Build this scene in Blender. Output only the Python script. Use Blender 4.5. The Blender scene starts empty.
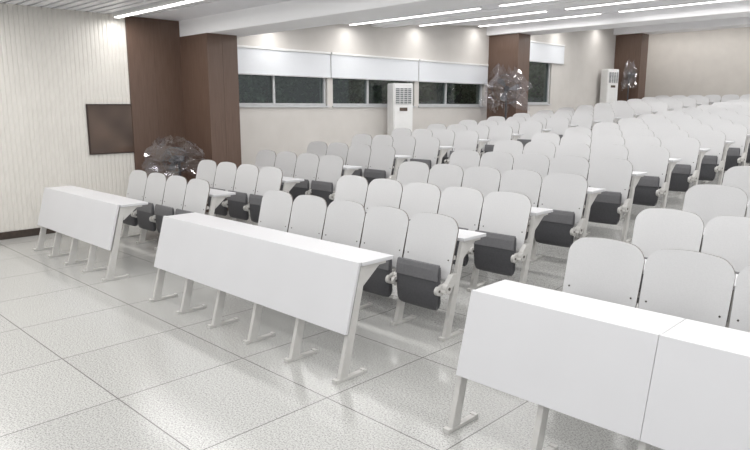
import bpy, bmesh, math, random
from mathutils import Vector, Matrix
random.seed(4)
scene = bpy.context.scene
COL = scene.collection
try:
    scene.view_settings.view_transform = 'Standard'
    scene.view_settings.look = 'None'
except Exception:
    pass

# ------------------------------------------------------------ materials
def new_mat(name, col, rough=0.5, metal=0.0, spec=0.5):
    m = bpy.data.materials.new(name); m.use_nodes = True
    b = m.node_tree.nodes['Principled BSDF']
    b.inputs['Base Color'].default_value = (*col, 1)
    b.inputs['Roughness'].default_value = rough
    b.inputs['Metallic'].default_value = metal
    b.inputs['Specular IOR Level'].default_value = spec
    return m
def add_noise(m, c1, c2, scale=20, detail=3, bump=0.0, stretch=None):
    nt = m.node_tree; b = nt.nodes['Principled BSDF']
    tc = nt.nodes.new('ShaderNodeTexCoord'); mp = nt.nodes.new('ShaderNodeMapping')
    if stretch: mp.inputs['Scale'].default_value = stretch
    n = nt.nodes.new('ShaderNodeTexNoise'); n.inputs['Scale'].default_value = scale; n.inputs['Detail'].default_value = detail
    r = nt.nodes.new('ShaderNodeValToRGB'); r.color_ramp.elements[0].position = .3; r.color_ramp.elements[1].position = .7
    r.color_ramp.elements[0].color = (*c1, 1); r.color_ramp.elements[1].color = (*c2, 1)
    nt.links.new(tc.outputs['Object'], mp.inputs['Vector']); nt.links.new(mp.outputs[0], n.inputs['Vector'])
    nt.links.new(n.outputs['Fac'], r.inputs[0]); nt.links.new(r.outputs[0], b.inputs['Base Color'])
    return m
M = {}
M['panel'] = add_noise(new_mat('white_laminate', (.64,.64,.65), .36), (.635,.635,.65), (.65,.65,.665), 3, 1)
M['back'] = add_noise(new_mat('seat_laminate', (.66,.65,.64), .40), (.66,.66,.665), (.69,.69,.695), 120, 2)
M['edge'] = add_noise(new_mat('plywood_edge', (.30,.27,.25), .6), (.14,.125,.115), (.21,.185,.17), 40)
M['metal'] = add_noise(new_mat('cream_painted_steel', (.70,.69,.66), .4), (.54,.53,.51), (.58,.57,.55), 15)
M['dark'] = add_noise(new_mat('charcoal_plastic', (.075,.075,.083), .5), (.064,.064,.070), (.080,.080,.087), 60)
M['dark2'] = add_noise(new_mat('grey_plastic', (.14,.14,.15), .5), (.13,.13,.137), (.155,.155,.163), 60)
M['bolt'] = new_mat('bolt_steel', (.12,.11,.10), .4, .5)
M['wall'] = add_noise(new_mat('beige_wall_paint', (.66,.63,.585), .8), (.60,.575,.545), (.635,.61,.58), 3, 4)
M['rearwall'] = add_noise(new_mat('rear_wall_paint', (.60,.56,.53), .8), (.58,.55,.515), (.62,.59,.55), 3, 4)
M['ribwall'] = add_noise(new_mat('ribbed_cream_panel', (.72,.69,.63), .6), (.71,.685,.64), (.745,.72,.675), 4, 4)
M['brown'] = add_noise(new_mat('brown_wood_panel', (.14,.078,.055), .45), (.115,.070,.050), (.14,.088,.065), 7, 5, stretch=(6,6,.5))
M['ceil'] = add_noise(new_mat('ceiling_paint', (.74,.73,.745), .8), (.86,.86,.89), (.88,.88,.91), 3)
M['beam'] = add_noise(new_mat('beam_paint', (.83,.82,.83), .7), (.93,.93,.94), (.95,.95,.96), 3)
M['slat'] = add_noise(new_mat('slat_aluminium', (.62,.62,.64), .45), (.82,.82,.85), (.86,.86,.88), 6)
M['gap'] = add_noise(new_mat('slat_gap_dark', (.2,.2,.2), .8), (.12,.12,.13), (.15,.15,.16), 6)
M['base'] = add_noise(new_mat('dark_baseboard', (.05,.035,.03), .4), (.04,.03,.025), (.07,.05,.04), 20)
M['blind'] = add_noise(new_mat('roller_blind_fabric', (.82,.83,.85), .8), (.72,.74,.77), (.77,.79,.82), 120, 2)
M['alu'] = add_noise(new_mat('window_frame_aluminium', (.66,.67,.68), .4), (.52,.53,.54), (.58,.59,.60), 10)
M['acw'] = add_noise(new_mat('appliance_white', (.80,.80,.79), .35), (.80,.80,.79), (.84,.84,.83), 8)
M['acg'] = add_noise(new_mat('appliance_grille', (.30,.31,.32), .5), (.17,.18,.19), (.24,.25,.26), 12)
M['frame'] = add_noise(new_mat('dark_brown_frame', (.045,.022,.014), .35), (.028,.013,.008), (.045,.022,.014), 12)
M['screen'] = add_noise(new_mat('dark_glass_panel', (.06,.045,.04), .05, 0, .6), (.060,.040,.030), (.125,.085,.065), 2.0, 1)
M['leaf'] = add_noise(new_mat('leaves', (.05,.10,.04), .6), (.04,.08,.04), (.32,.40,.28), 8)
M['bark'] = add_noise(new_mat('bark', (.08,.06,.04), .9), (.05,.04,.03), (.12,.09,.06), 20)
M['outside'] = add_noise(new_mat('dark_exterior', (.02,.03,.025), .9), (.04,.05,.045), (.12,.14,.125), 1.5)

m = bpy.data.materials.new('led_diffuser'); m.use_nodes = True
b = m.node_tree.nodes['Principled BSDF']
b.inputs['Base Color'].default_value = (.95,.95,.95,1)
b.inputs['Emission Color'].default_value = (1,.99,.97,1); b.inputs['Emission Strength'].default_value = 4.5
M['led'] = m

def glass_mat(name, tint, fac, rough):
    m = bpy.data.materials.new(name); m.use_nodes = True
    nt = m.node_tree; nt.nodes.clear()
    o = nt.nodes.new('ShaderNodeOutputMaterial'); mx = nt.nodes.new('ShaderNodeMixShader')
    t = nt.nodes.new('ShaderNodeBsdfTransparent'); t.inputs[0].default_value = (*tint, 1)
    g = nt.nodes.new('ShaderNodeBsdfGlossy'); g.inputs['Roughness'].default_value = rough
    mx.inputs[0].default_value = fac
    nt.links.new(t.outputs[0], mx.inputs[1]); nt.links.new(g.outputs[0], mx.inputs[2]); nt.links.new(mx.outputs[0], o.inputs[0])
    return m
M['glass'] = glass_mat('window_glass', (.62,.68,.67), .09, .03)
M['film'] = glass_mat('clear_plastic_film', (.95,.95,.97), .12, .09)

m = bpy.data.materials.new('terrazzo_floor_tiles'); m.use_nodes = True
nt = m.node_tree; N = nt.nodes; L = nt.links
bs = N['Principled BSDF']
geo = N.new('ShaderNodeNewGeometry'); sep = N.new('ShaderNodeSeparateXYZ'); L.new(geo.outputs['Position'], sep.inputs[0])
def math_node(op, a, b=None):
    n = N.new('ShaderNodeMath'); n.operation = op
    for i, v in enumerate((a, b)):
        if v is None: continue
        if isinstance(v, (int, float)): n.inputs[i].default_value = v
        else: L.new(v, n.inputs[i])
    return n.outputs[0]
TS = .90
ux = math_node('DIVIDE', math_node('SUBTRACT', sep.outputs['X'], -3.69 - 9 - .45), TS)
uy = math_node('DIVIDE', math_node('SUBTRACT', sep.outputs['Y'], 1.52 - 9 - .45), TS)
def line(u):
    f = math_node('FRACT', u)
    return math_node('LESS_THAN', math_node('ABSOLUTE', math_node('SUBTRACT', f, .5)), .0042)
grout = math_node('MAXIMUM', line(ux), line(uy))
comb = N.new('ShaderNodeCombineXYZ'); L.new(math_node('ROUND', ux), comb.inputs[0]); L.new(math_node('ROUND', uy), comb.inputs[1])
wn = N.new('ShaderNodeTexWhiteNoise'); L.new(comb.outputs[0], wn.inputs['Vector'])
no = N.new('ShaderNodeTexNoise'); no.inputs['Scale'].default_value = 95; no.inputs['Detail'].default_value = 4; no.inputs['Roughness'].default_value = .8
L.new(geo.outputs['Position'], no.inputs['Vector'])
rp = N.new('ShaderNodeValToRGB'); e = rp.color_ramp.elements
e[0].position = .38; e[0].color = (.26,.26,.25,1); e[1].position = .56; e[1].color = (.57,.57,.55,1)
L.new(no.outputs['Fac'], rp.inputs[0])
mt = N.new('ShaderNodeMix'); mt.data_type = 'RGBA'; mt.blend_type = 'MULTIPLY'; mt.inputs[0].default_value = 1
sc = math_node('ADD', math_node('MULTIPLY', wn.outputs['Value'], .06), .94)
cc = N.new('ShaderNodeCombineColor')
for i in range(3): L.new(sc, cc.inputs[i])
L.new(rp.outputs[0], mt.inputs[6]); L.new(cc.outputs[0], mt.inputs[7])
mg = N.new('ShaderNodeMix'); mg.data_type = 'RGBA'; L.new(grout, mg.inputs[0]); L.new(mt.outputs[2], mg.inputs[6]); mg.inputs[7].default_value = (.17,.165,.16,1)
L.new(mg.outputs[2], bs.inputs['Base Color'])
bs.inputs['Roughness'].default_value = .20
M['floor'] = m

# ------------------------------------------------------------ mesh helpers
class MB:
    def __init__(s): s.v = []; s.f = []; s.m = []; s.s = []; s.mats = []
    def mi(s, key):
        if key not in s.mats: s.mats.append(key)
        return s.mats.index(key)
    def add(s, vs, fs, key, smooth=False):
        o = len(s.v); s.v += [tuple(v) for v in vs]; i = s.mi(key)
        for f in fs: s.f.append([o + k for k in f]); s.m.append(i); s.s.append(smooth)
    def box(s, x0, x1, y0, y1, z0, z1, key):
        vs = [(x,y,z) for z in (z0,z1) for y in (y0,y1) for x in (x0,x1)]
        s.add(vs, [(0,2,3,1),(4,5,7,6),(0,1,5,4),(2,6,7,3),(0,4,6,2),(1,3,7,5)], key)
    def hexa(s, pts, key):
        s.add(pts, [(3,2,1,0),(4,5,6,7),(0,1,5,4),(1,2,6,5),(2,3,7,6),(3,0,4,7)], key)
    def prism(s, prof, x0, x1, key):
        n = len(prof)
        vs = [(x0,y,z) for y,z in prof] + [(x1,y,z) for y,z in prof]
        fs = [tuple(range(n)), tuple(range(2*n-1, n-1, -1))] + [(i,(i+1)%n,(i+1)%n+n,i+n) for i in range(n)]
        s.add(vs, fs, key)
    def cyl(s, c, r, h, axis, key, seg=20, r2=None):
        r2 = r if r2 is None else r2
        vs = []
        for k,(rr,hh) in enumerate(((r,-h/2),(r2,h/2))):
            for i in range(seg):
                a = 2*math.pi*i/seg; p = (rr*math.cos(a), rr*math.sin(a), hh)
                if axis == 'X': p = (p[2], p[0], p[1])
                elif axis == 'Y': p = (p[1], p[2], p[0])
                vs.append((c[0]+p[0], c[1]+p[1], c[2]+p[2]))
        fs = [tuple(range(seg-1,-1,-1)), tuple(range(seg, 2*seg))] 
        s.add(vs, fs, key)
        s.add(vs, [(i,(i+1)%seg,(i+1)%seg+seg,i+seg) for i in range(seg)], key, True)
    def torus(s, c, R, r, key, seg=28, ns=6, axis='Y'):
        vs = []; fs = []
        for i in range(seg):
            a = 2*math.pi*i/seg
            for j in range(ns):
                t = 2*math.pi*j/ns
                rr = R + r*math.cos(t); h = r*math.sin(t)
                p = (rr*math.cos(a), h, rr*math.sin(a)) if axis=='Y' else (h, rr*math.cos(a), rr*math.sin(a))
                vs.append((c[0]+p[0], c[1]+p[1], c[2]+p[2]))
                fs.append((i*ns+j, ((i+1)%seg)*ns+j, ((i+1)%seg)*ns+(j+1)%ns, i*ns+(j+1)%ns))
        s.add(vs, fs, key, True)
    def mesh(s, name, bevel=0, seg=2, angle=.5):
        me = bpy.data.meshes.new(name); me.from_pydata(s.v, [], s.f)
        for k in s.mats: me.materials.append(M[k])
        for p, mi, sm in zip(me.polygons, s.m, s.s): p.material_index = mi; p.use_smooth = sm
        bm = bmesh.new(); bm.from_mesh(me)
        bmesh.ops.recalc_face_normals(bm, faces=bm.faces)
        if bevel:
            es = [e for e in bm.edges if len(e.link_faces) == 2 and e.calc_face_angle(0) > angle]
            bmesh.ops.bevel(bm, geom=es, offset=bevel, segments=seg, affect='EDGES', clamp_overlap=True)
        bm.to_mesh(me); bm.free()
        return me
def obj(name, data, loc=(0,0,0), parent=None, **kw):
    o = bpy.data.objects.new(name, data); COL.objects.link(o)
    if parent is not None: o.parent = parent
    o.location = loc
    for k, v in kw.items(): o[k] = v
    return o
def struct(name, mb, label, cat, bevel=0):
    return obj(name, mb.mesh(name, bevel), kind="structure", label=label, category=cat)

# ------------------------------------------------------------ levels
def fz(y):
    if y < 3.9: return 0.0
    if y < 8.3: return (y-3.9)*.09
    return .396 + (y-8.3)*.061
def slope(y): return 0 if y < 3.8 else (.09 if y < 8.3 else .061)
XW = -9.5; YR = 22.7
Y0R = -3.0; XR = 5.0
def cz(y): return 3.06 if y < 5.9 else 3.10 + (y-5.9)*.078

# ------------------------------------------------------------ shell
mb = MB()
ys = [Y0R, 3.9, 8.3, YR+.2]
for a, c in zip(ys[:-1], ys[1:]):
    za, zc = fz(a), fz(c - 1e-6) if c < 20 else fz(c)
    mb.hexa([(XW-.2,a,-.3),(XR,a,-.3),(XR,c,-.3),(XW-.2,c,-.3),(XW-.2,a,za),(XR,a,za),(XR,c,zc),(XW-.2,c,zc)], 'floor')
struct('floor', mb, "speckled light grey terrazzo tile floor rising gently to the rear", "floor")

mb = MB()
mb.box(XW-.2, XR, Y0R, 5.28, 3.092, 3.3, 'gap')
y = Y0R
while y < 4.60:
    mb.box(XW, XR, y, y+.105, 3.06, 3.085, 'slat'); y += .15
mb.box(XW, XR, y, 5.3, 3.06, 3.10, 'ceil')
a, c = 5.7, YR+.2
mb.hexa([(XW-.2,a,cz(a)+.02),(XR,a,cz(a)+.02),(XR,c,cz(c)),(XW-.2,c,cz(c)),(XW-.2,a,cz(a)+.2),(XR,a,cz(a)+.2),(XR,c,cz(c)+.2),(XW-.2,c,cz(c)+.2)], 'ceil')
struct('ceiling', mb, "white ceiling with narrow metal slats at the front", "ceiling")

def beam(n, y0, y1, drop, key='beam'):
    mb = MB(); zt = cz((y0+y1)/2)
    mb.box(XW, XR, y0, y1, zt-drop, zt+.12, key)
    struct('trim_%d' % n, mb, "white plastered beam crossing the ceiling", "beam", .008)
beam(1, 5.28, 5.95, .24)
beam(2, 13.55, 14.35, .26)
beam(3, 20.5, 21.3, .26)
beam(4, 9.55, 9.95, .06)
beam(5, 17.3, 17.7, .06)

wins = [(6.25, 8.36, 1.77, 2.42), (8.50, 10.90, 1.77, 2.42), (11.05, 13.5, 1.77, 2.42), (15.5, 16.75, 1.83, 3.0)]
mb = MB()
T = .22
x0, x1 = XW-T, XW
mb.box(x0, x1, Y0R, 6.25, -.3, 3.4, 'wall')
prev = 6.25
for (a, c, zb, zt) in wins:
    if a > prev + 1e-4: mb.box(x0, x1, prev, a, -.3, 4.7, 'wall')
    mb.box(x0, x1, a, c, -.3, zb, 'wall'); mb.box(x0, x1, a, c, zt, 4.7, 'wall')
    prev = c
mb.box(x0, x1, prev, YR+.2, -.3, 4.7, 'wall')
struct('wall_left', mb, "off-white painted side wall with high windows", "wall")
mb = MB(); pr = []
p = .06; y = Y0R
while y < 4.40:
    pr += [(y, .012), (y+.014, .021), (y+.044, .021), (y+.058, .012)]; y += p
vs = []; fs = []
for yy, d in pr: vs += [(XW+d, yy, .1), (XW+d, yy, 3.06)]
for i in range(len(pr)-1): fs.append((2*i, 2*i+2, 2*i+3, 2*i+1))
mb.add(vs, fs, 'ribwall')
mb.box(XW, XW+.010, Y0R, y, .1, 3.06, 'ribwall')
struct('trim_6', mb, "cream vertically ribbed wall cladding", "wall panel")
mb = MB(); mb.box(XW, XW+.035, Y0R, 4.43, 0, .1, 'base')
struct('baseboard_left', mb, "dark skirting board along the ribbed wall", "baseboard", .004)
mb = MB(); mb.box(XW, XW+.05, 4.43, 4.84, 0, 3.055, 'brown'); mb.box(XW, XW+.05, 4.842, 5.28, 0, 3.055, 'brown')
struct('trim_7', mb, "dark brown flat wood wall panel beside the column", "wall panel", 0)
mb = MB(); mb.box(XW-.2, XR, YR, YR+.2, -.3, 4.9, 'rearwall')
struct('wall_rear', mb, "plain pinkish beige rear wall", "wall")

for i, yc in enumerate((5.28, 13.67, 20.7)):
    mb = MB()
    zt = 2.82 if i == 0 else cz(yc)-.20
    z0 = fz(yc)-.02
    mb.box(XW, XW+.83, yc, yc+.50, z0, zt, 'brown')
    mb.box(XW+.83, XW+.85, yc-.012, yc+.247, z0, zt, 'brown'); mb.box(XW+.83, XW+.85, yc+.25, yc+.512, z0, zt, 'brown')
    struct('trim_%d' % (8+i), mb, "dark brown wood-clad column against the side wall", "column", 0)

for i, (a, c, zb, zt) in enumerate(wins):
    mb = MB(); xf0, xf1 = XW-.12, XW-.05; w = .045
    mb.box(xf0, xf1, a, c, zb, zb+w, 'alu'); mb.box(xf0, xf1, a, c, zt-w, zt, 'alu')
    cuts = [a, a+(c-a)*.42, c] if i < 3 else [a, c]
    for k, yy in enumerate(cuts):
        y0 = yy if k == 0 else (yy-w if k == len(cuts)-1 else yy-w/2)
        mb.box(xf0-.002, xf1+.002, y0, y0+w, zb, zt, 'alu')
    mb.box(XW-.09, XW-.085, a, c, zb, zt, 'glass')
    mb.box(XW-.05, XW+.03, a-.02, c+.02, zb-.03, zb, 'alu')
    struct('window_%d' % (i+1), mb, "aluminium framed window with dark view of trees", "window")

bl = [(6.16, 8.415, 2.29, 2.77), (8.435, 10.98, 2.29, 2.77), (11.00, 13.6, 2.29, 2.77), (15.4, 17.35, 2.94, 3.48)]
for i, (a, c, zb, zt) in enumerate(bl):
    e = obj('roller_blind', None, (XW+.035, (a+c)/2, zb), label="white fabric roller blind half lowered over a high window", category="blind", group="roller blinds on the side windows")
    h = (c-a)/2; H = zt-zb
    f = MB(); f.box(.0, .006, -h, h, .02, H-.03, 'blind'); obj('blind_fabric', f.mesh('blind_fabric'), parent=e)
    f = MB(); f.box(-.006, .014, -h, h, 0, .022, 'alu'); obj('bottom_rail', f.mesh('bottom_rail', .003), parent=e)
    f = MB(); f.box(-.035, .03, -h, h, H-.04, H, 'acw'); obj('blind_cassette', f.mesh('blind_cassette', .006), parent=e)

e = obj('wall_display', None, (XW+.021, 4.125, 1.43), label="square dark glass display in brown frame on the ribbed wall", category="display panel")
f = MB(); s_ = .36; q_ = .018
f.box(0,.024,-s_,s_,s_-q_,s_,'frame'); f.box(0,.024,-s_,s_,-s_,-s_+q_,'frame')
f.box(0,.024,-s_,-s_+q_,-s_+q_,s_-q_,'frame'); f.box(0,.024,s_-q_,s_,-s_+q_,s_-q_,'frame')
obj('display_frame', f.mesh('display_frame', .002), parent=e)
f = MB(); f.box(0,.016,-s_+q_,s_-q_,-s_+q_,s_-q_,'screen'); obj('glass_screen', f.mesh('glass_screen'), parent=e)

# ------------------------------------------------------------ seating
PITCH = .5027
def shear(me, s, yref=0):
    for v in me.vertices:
        if v.co.z < .30: v.co.z += s*(v.co.y-yref)*(1-max(v.co.z,0)/.30)
def leg_mesh(s, seat):
    mb = MB(); w = .016
    mb.box(-.019, .019, -.03, .23, 0.0, .020, 'metal')
    mb.box(-.022, .022, -.036, -.010, 0.0, .026, 'metal')
    mb.box(-.022, .022, .21, .236, 0.0, .026, 'metal')
    def yy(z): return z*.265
    mb.hexa([(-w,yy(.02)-.005,.018),(w,yy(.02)-.005,.018),(w,yy(.02)+.066,.018),(-w,yy(.02)+.066,.018),
             (-w,yy(.73),.735),(w,yy(.73),.735),(w,yy(.73)+.052,.735),(-w,yy(.73)+.052,.735)], 'metal')
    mb.prism([(.20,.715),(.43,.722),(.43,.739),(.195,.739)], -.015, .015, 'metal')
    mb.prism([(.225,.60),(.38,.722),(.24,.722)], -.006, .006, 'metal')
    me = mb.mesh('leg', .0015, 1)
    if seat:
        mb2 = MB()
        mb2.cyl((0, .03, .40), .038, .052, 'X', 'metal')
        mb2.cyl((0, .03, .40), .013, .058, 'X', 'bolt', 12)
        mb2.prism([(-.02,.375),(.03,.36),(.14,.45),(.15,.50),(.08,.50),(.02,.44)], -.019, .019, 'metal')
        me2 = mb2.mesh('boss')
        bm = bmesh.new(); bm.from_mesh(me); bm.from_mesh(me2)
        bm.to_mesh(me); bm.free()
        if len(me.materials) == 1: me.materials.append(M['bolt'])
    shear(me, s)
    return me
LEGS = {(s, t): leg_mesh(s, t) for s in (0, .09, .061) for t in (False, True)}

def desktop_mesh(n, ext=.03):
    mb = MB(); h = n*PITCH/2 + ext
    mb.box(-h, h, .195, .49, .740, .765, 'panel')
    return mb.mesh('desktop', .002, 1)
def frontpanel_mesh(n, ext=.03):
    mb = MB(); h = n*PITCH/2 + ext
    y0, z0, y1, z1 = .062, .315, .186, .769
    mb.prism([(y0-.002,z0),(y1-.002,z1),(y1-.022,z1),(y0-.022,z0)], -h, h, 'panel')
    return mb.mesh('front_panel', .0015, 1)

def backrest_mesh():
    mb = MB(); z0, zt, w0, r = .45, .926, .247, .092
    zs = [z0 + (zt-r-z0)*k/6 for k in range(6)]
    zs += [zt-r + r*math.sin(math.pi/2*k/8) for k in range(9)]
    nx = 14
    def W(z):
        base = w0 - .006*((zt-r-z) / (zt-r-z0)) if z < zt-r else w0
        if z > zt-r:
            t = (z-(zt-r))/r; base = w0 - r + r*math.sqrt(max(0, 1-t*t))
        if z < z0+.03: base -= .012*(1-(z-z0)/.03)
        return base
    def pt(t, z, off):
        x = t*W(z)
        zz = z - .020*(x/.2)**2 * ((z-z0)/(zt-z0))**2
        y = .077 + (z-z0)*.24 - .010*(x/.22)**2
        return (x, y+off, zz)
    th = .012; R = len(zs)
    for off, fl in ((0, 0), (th, 1)):
        vs = [pt(-1+2*i/nx, z, off) for z in zs for i in range(nx+1)]
        fs = []
        for j in range(R-1):
            for i in range(nx):
                q = (j*(nx+1)+i, j*(nx+1)+i+1, (j+1)*(nx+1)+i+1, (j+1)*(nx+1)+i)
                fs.append(q if not fl else q[::-1])
        mb.add(vs, fs, 'back', True)
    loop = [(1, z) for z in zs] + [(1-2*i/nx, zs[-1]) for i in range(1, nx)] + [(-1, z) for z in zs[::-1]] + [(-1+2*i/nx, zs[0]) for i in range(1, nx)]
    vs = [pt(t, z, 0) for t, z in loop] + [pt(t, z, th) for t, z in loop]; n = len(loop)
    mb.add(vs, [((i+1)%n, i, i+n, (i+1)%n+n) for i in range(n)], 'edge')
    for sx in (-1, 1):
        p = pt(sx*.84, .60, -.001); mb.cyl(p, .006, .005, 'Y', 'bolt', 8)
        mb.box(.16 if sx > 0 else -.2345, .2345 if sx > 0 else -.16, .120, .155, .60, .63, 'metal')
    me = bpy.data.meshes.new('backrest'); me.from_pydata(mb.v, [], mb.f)
    for k in mb.mats: me.materials.append(M[k])
    for p_, mi, sm in zip(me.polygons, mb.m, mb.s): p_.material_index = mi; p_.use_smooth = sm
    return me
def seatpan_mesh():
    # folded-up flat moulded shell with softly rounded lower corners
    mb = MB()
    prof = [(.040,.232,.186),(.020,.218,.182),(-.005,.214,.182),(-.024,.228,.190),(-.033,.27,.202),(-.036,.35,.208),(-.034,.43,.212),(-.026,.51,.215),(-.014,.562,.215),(.000,.568,.215),(.006,.52,.215),(.008,.44,.212),(.018,.35,.208),(.036,.27,.200)]
    n = len(prof); NX = 10
    vs = []
    cy = sum(p[0] for p in prof)/n; cz_ = sum(p[1] for p in prof)/n
    for k in range(NX+1):
        t = -1 + 2*k/NX
        pinch = 1 - .30*abs(t)**12
        for (y, z, wd) in prof:
            vs.append((t*wd, cy+(y-cy)*pinch, cz_+(z-cz_)*(1-.03*abs(t)**8)))
    fs = []
    for k in range(NX):
        for i in range(n):
            fs.append((k*n+i, k*n+(i+1)%n, (k+1)*n+(i+1)%n, (k+1)*n+i))
    mb.add(vs, fs, 'dark', True)
    mb.add(vs, [tuple(range(n)), tuple(range(NX*n+n-1, NX*n-1, -1))], 'dark')
    mb.prism([(-.040,.455),(-.037,.475),(-.028,.535),(-.017,.572),(-.002,.577),(-.004,.50),(-.02,.455)], -.209, .209, 'dark2')
    return mb.mesh('seat_pan')
def hinge_mesh(sx):
    mb = MB()
    a, c = sorted((sx*.206, sx*.2345))
    mb.prism([(-.05,.36),(-.01,.34),(.06,.38),(.06,.42),(.0,.43),(-.045,.41)], a, c, 'metal')
    mb.cyl(((a+c)/2, -.035, .385), .034, abs(c-a)*.96, 'X', 'metal', 16)
    mb.cyl(((a+c)/2, -.035, .385), .011, abs(c-a)*1.1, 'X', 'bolt', 10)
    return mb.mesh('hinge_bracket', .002, 1, .8)
BACK = backrest_mesh(); PAN = seatpan_mesh(); HL = hinge_mesh(-1); HR = hinge_mesh(1)

def seat(x, y, z, far, group, label):
    e = obj('lecture_hall_seat', None, (x, y, z), label=label, category="seat", group=group)
    obj('backrest', BACK, parent=e)
    obj('folding_seat', PAN, parent=e)
    if not far:
        obj('hinge_bracket', HL, parent=e); obj('hinge_bracket', HR, parent=e)
DT = {}; FP = {}
def desk(x0, n, y, z, front, label, group, skip_first=False):
    s = 0 if front else slope(y)
    xc = x0 + n*PITCH/2
    e = obj('lecture_desk', None, (xc, y, z), label=label, category="desk", group=group)
    if n not in DT: DT[n] = desktop_mesh(n, .028 if n > 2 else -.001); FP[n] = frontpanel_mesh(n, .028 if n > 2 else -.001)
    obj('desktop', DT[n], parent=e)
    if front: obj('front_panel', FP[n], parent=e)
    for k in range(n+1):
        if k == 0 and skip_first: continue
        obj('leg', LEGS[(s, not front)], (-n*PITCH/2 + k*PITCH, 0, 0), parent=e)

blocks = [(-8.44, [4], 17, "near the side wall"), (-5.42, [5], 17, "in the middle bank"), (-2.0, [2, 2], 7, "across the aisle")]
for bi, (bx, segs, nr, where) in enumerate(blocks):
    x = bx
    for si, n in enumerate(segs):
        desk(x, n, 2.62, 0, True, "white front desk with sloping front panel, " + where, "front row desks", si > 0)
        x += n*PITCH
    for r in range(nr):
        y = 3.70 + 1.035*r; z = fz(y)
        x = bx
        for si, n in enumerate(segs):
            desk(x, n, y, z, False, "narrow white desktop behind seats, " + where, "writing shelves behind seat rows", si > 0)
            for k in range(n):
                seat(x+(k+.5)*PITCH, y, z, r > 9, "fixed seats " + where,
                     "pale grey seat with charcoal folded pan, " + where)
            x += n*PITCH
# last row runs straight across the aisle
yl = 3.70 + 1.035*17
for bx, n in ((-8.44, 4), (-6.43, 2), (-5.42, 5)):
    for k in range(n):
        seat(bx+(k+.5)*PITCH, yl, fz(yl), True, "fixed seats in the last row", "pale grey seat in the continuous row before the rear wall")
    desk(bx, n, yl, fz(yl), False, "narrow white desktop behind the last row of seats", "writing shelves behind seat rows", bx > -8)

# ------------------------------------------------------------ air conditioners
def ac(x, y, z, H):
    e = obj('air_conditioner', None, (x, y, z), label="white floor-standing cabinet air conditioner against the side wall", category="air conditioner", group="cabinet air conditioners")
    mb = MB(); mb.box(-.15,.16,-.225,.225,.03,H,'acw'); mb.box(-.13,.14,-.21,.21,-.02,.04,'acg'); obj('cabinet_body', mb.mesh('cabinet_body', .018, 3), parent=e)
    mb = MB()
    mb.box(.155,.166,-.18,.18,H-.42,H-.10,'acg')
    for k in range(8): mb.box(.16,.178,-.18,.18,H-.41+k*.04,H-.402+k*.04,'acw')
    for k in range(-1,2): mb.box(.16,.182,k*.09-.004,k*.09+.004,H-.42,H-.10,'acw')
    obj('air_outlet_grille', mb.mesh('air_outlet_grille'), parent=e)
    mb = MB(); mb.box(.155,.168,-.09,.09,H-.56,H-.49,'screen'); obj('control_panel', mb.mesh('control_panel', .003), parent=e)
    mb = MB()
    mb.box(.155,.166,-.18,.18,.15,.75,'acw')
    for k in range(14): mb.box(.16,.172,-.17,.17,.17+k*.04,.185+k*.04,'acg')
    obj('air_intake_grille', mb.mesh('air_intake_grille'), parent=e)
    e.rotation_euler = (0,0,math.radians(-20))
ac(XW+.32, 10.08, fz(10.08), 1.72)
ac(XW+.32, 19.75, fz(19.75), 1.80)

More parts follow.
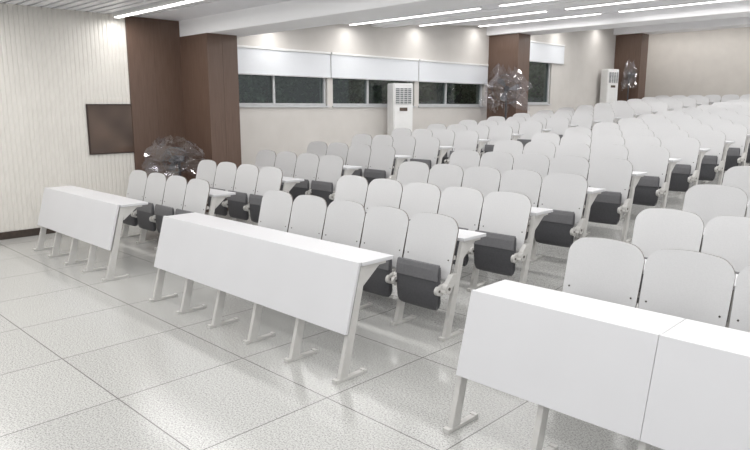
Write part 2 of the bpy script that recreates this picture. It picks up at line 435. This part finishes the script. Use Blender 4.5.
# ------------------------------------------------------------ plastic wrapped fans
def fan(x, y, z, headz, w, h, rot, label, seed=7):
    e = obj('pedestal_fan', None, (x, y, z), label=label, category="fan")
    e.rotation_euler = (0,0,rot)
    mb = MB(); mb.cyl((0,0,.03), .24, .06, 'Z', 'dark', 28, .20); mb.cyl((0,0,.08), .05, .06, 'Z', 'dark'); obj('fan_base', mb.mesh('fan_base'), parent=e)
    mb = MB(); mb.cyl((0,0.0,.1+(headz-.2)/2), .02, headz-.1, 'Z', 'dark'); obj('fan_pole', mb.mesh('fan_pole'), parent=e)
    mb = MB(); mb.cyl((0,-.02,headz), .07, .2, 'Y', 'dark', 20, .05); obj('fan_motor', mb.mesh('fan_motor'), parent=e)
    R = min(w, h)*.34
    mb = MB()
    for rr, dy in ((R,-.10),(R*.98,-.16),(R*.7,-.21),(R*.4,-.23),(R*.98,-.05)): mb.torus((0,dy,headz), rr, .004, 'dark')
    for k in range(14):
        a = 2*math.pi*k/14; c_, s_ = math.cos(a), math.sin(a)
        pts = [(R*.12,-.235),(R*.4,-.23),(R*.7,-.21),(R*.98,-.16),(R,-.1)]
        for (r0,d0),(r1,d1) in zip(pts[:-1], pts[1:]):
            q = .002
            mb.add([(c_*r0-s_*q,d0,headz+s_*r0+c_*q),(c_*r0+s_*q,d0,headz+s_*r0-c_*q),(c_*r1+s_*q,d1,headz+s_*r1-c_*q),(c_*r1-s_*q,d1,headz+s_*r1+c_*q)], [(0,1,2,3)], 'dark')
    mb.cyl((0,-.235,headz), R*.14, .02, 'Y', 'dark')
    obj('fan_guard', mb.mesh('fan_guard'), parent=e)
    for k in range(3):
        a0 = 2*math.pi*k/3; mb = MB(); vs = []
        for rr, da, db in ((R*.15,-.25,.25),(R*.45,-.2,.4),(R*.8,-.1,.45),(R*.88,.1,.35)):
            for a, d in ((a0+da,-.15),(a0+db,-.10)): vs.append((rr*math.cos(a), d, headz+rr*math.sin(a)))
        mb.add(vs, [(0,1,3,2),(2,3,5,4),(4,5,7,6)], 'dark2', True)
        obj('fan_blade', mb.mesh('fan_blade'), parent=e)
    # creased clear sheet draped over the fan head: big flat facets, pulled corners, ragged hem
    rnd = random.Random(seed)
    nu, nv = 13, 7
    kk = [rnd.uniform(.62, 1.45) for _ in range(nu)]
    vs = []; fs = []
    for j in range(nv):
        t = j/(nv-1)
        for i in range(nu):
            a = 2*math.pi*(i+.5*(j % 2)*.6+rnd.uniform(-.25,.25))/nu
            rr = (.45 + .55*math.sin(min(1, t*2.2)*math.pi/2))*(.80 + rnd.uniform(-.16,.20)) * (1 + (kk[i]-1)*(.5+.5*t))
            zz = headz + h/2*(1-2*t)*(.92) + rnd.uniform(-.035,.035)*h*1.5 + (kk[i]-1)*h*(.35 if t < .2 else (-.45 if t > .85 else 0))
            vs.append((math.cos(a)*w/2*rr*1.08, -.09+math.sin(a)*.20*rr, zz))
    for j in range(nv-1):
        for i in range(nu):
            if rnd.random() < .12 and j > 0: continue
            q = (j*nu+i, j*nu+(i+1)%nu, (j+1)*nu+(i+1)%nu, (j+1)*nu+i)
            if rnd.random() < .5: fs += [(q[0],q[1],q[2]),(q[0],q[2],q[3])]
            else: fs += [(q[0],q[1],q[3]),(q[1],q[2],q[3])]
    me = bpy.data.meshes.new('plastic_film'); me.from_pydata(vs, [], fs)
    bm = bmesh.new(); bm.from_mesh(me)
    bmesh.ops.subdivide_edges(bm, edges=bm.edges[:], cuts=1, use_grid_fill=True)
    for v in bm.verts: v.co += Vector((rnd.uniform(-1,1), rnd.uniform(-1,1), rnd.uniform(-1,1)))*.018
    bm.to_mesh(me); bm.free()
    me.materials.append(M['film'])
    obj('plastic_film', me, parent=e, label="crumpled clear plastic film cover")
fan(-8.93, 4.87, 0, .97, 1.12, .56, math.radians(30), "fan wrapped in crumpled clear plastic beside the brown column", 5)
fan(-8.70, 13.30, fz(13.3), 1.46, 1.05, 1.0, math.radians(35), "tall fan wrapped in clear plastic before a brown column", 9)
fan(-8.85, 20.40, fz(20.4), 1.60, .45, .80, math.radians(35), "fan wrapped in clear plastic beside the far brown column", 12)

# ------------------------------------------------------------ lights
hb = MB(); L2 = 1.5
hb.box(-L2-.02, L2+.02, -.05, .05, 0, .05, 'acw')
HM = hb.mesh('lamp_housing', .004, 1)
hb = MB(); hb.box(-L2, L2, -.032, .032, -.012, .0, 'led'); DM = hb.mesh('lamp_diffuser')
ld = bpy.data.lights.new('strip_lamp', 'AREA'); ld.shape = 'RECTANGLE'; ld.size = 3.0; ld.size_y = .12; ld.energy = 25; ld.color = (1,.985,.97)
for yy in (-1.5, 0.2, 2.1, 4.25, 7.0, 8.85, 10.9, 13.05, 15.3, 16.9, 19.3, 21.8):
    for xx in (-7.85, -4.45, -1.05, 2.35):
        zz = cz(yy)
        if yy > 5.9: zz += .02
        e = obj('ceiling_light', None, (xx, yy, zz-.05), label="slim white linear LED light fixed under the ceiling", category="ceiling light", group="linear ceiling lights")
        obj('lamp_housing', HM, parent=e); obj('lamp_diffuser', DM, parent=e)
        lo = obj('lamp_glow', ld, (0,0,-.03), parent=e)

w = bpy.data.worlds.new('world'); scene.world = w; w.use_nodes = True
w.node_tree.nodes['Background'].inputs[0].default_value = (.94,.97,1,1)
w.node_tree.nodes['Background'].inputs[1].default_value = .62

# ------------------------------------------------------------ outside
mb = MB(); mb.box(-15.2,-15,-4,60,-1.2,12,'outside')  # added long dark backdrop, keeps white world light out of the window views
struct('wall_backdrop', mb, "dark backdrop wall added outside the windows to block the white world", "wall")
mb = MB(); mb.box(-15, XW-T-.01,-4,60,-1.2,-1,'outside')
struct('ground', mb, "dark ground outside the windows", "ground")
rnd = random.Random(3)
for (tx, ty) in ((-12.3, 8.9), (-12.5, 13.2), (-12.3, 17.8), (-12.5, 22.6), (-12.4,27.5)):
    e = obj('tree', None, (tx, ty, -1), label="dark leafy tree outside the high windows", category="tree", group="trees outside the windows")
    mb = MB(); mb.cyl((0,0,1.6), .14, 3.2, 'Z', 'bark', 12, .09)
    obj('trunk', mb.mesh('trunk'), parent=e)
    mb = MB()
    for k in range(1500):
        d = Vector((rnd.gauss(0,1),rnd.gauss(0,1),rnd.gauss(0,1))).normalized()*rnd.uniform(.4,1)
        c = Vector((d.x*1.2, d.y*2.0, 3.7+d.z*1.7)); s = rnd.uniform(.05,.13)
        a = Vector((rnd.gauss(0,1),rnd.gauss(0,1),rnd.gauss(0,1))).normalized(); b2 = a.orthogonal().normalized()*.5
        mb.add([c-a*s, c+b2*s, c+a*s, c-b2*s], [(0,1,2,3)], 'leaf')
    obj('foliage', mb.mesh('foliage'), parent=e)

# ------------------------------------------------------------ camera
cam = bpy.data.cameras.new('camera'); co = bpy.data.objects.new('camera', cam); COL.objects.link(co)
cam.sensor_width = 36; cam.lens = 644/750*36
co.location = (0,0,1.75); co.rotation_euler = (math.radians(90-10.4), 0, math.radians(44.5))
scene.camera = co
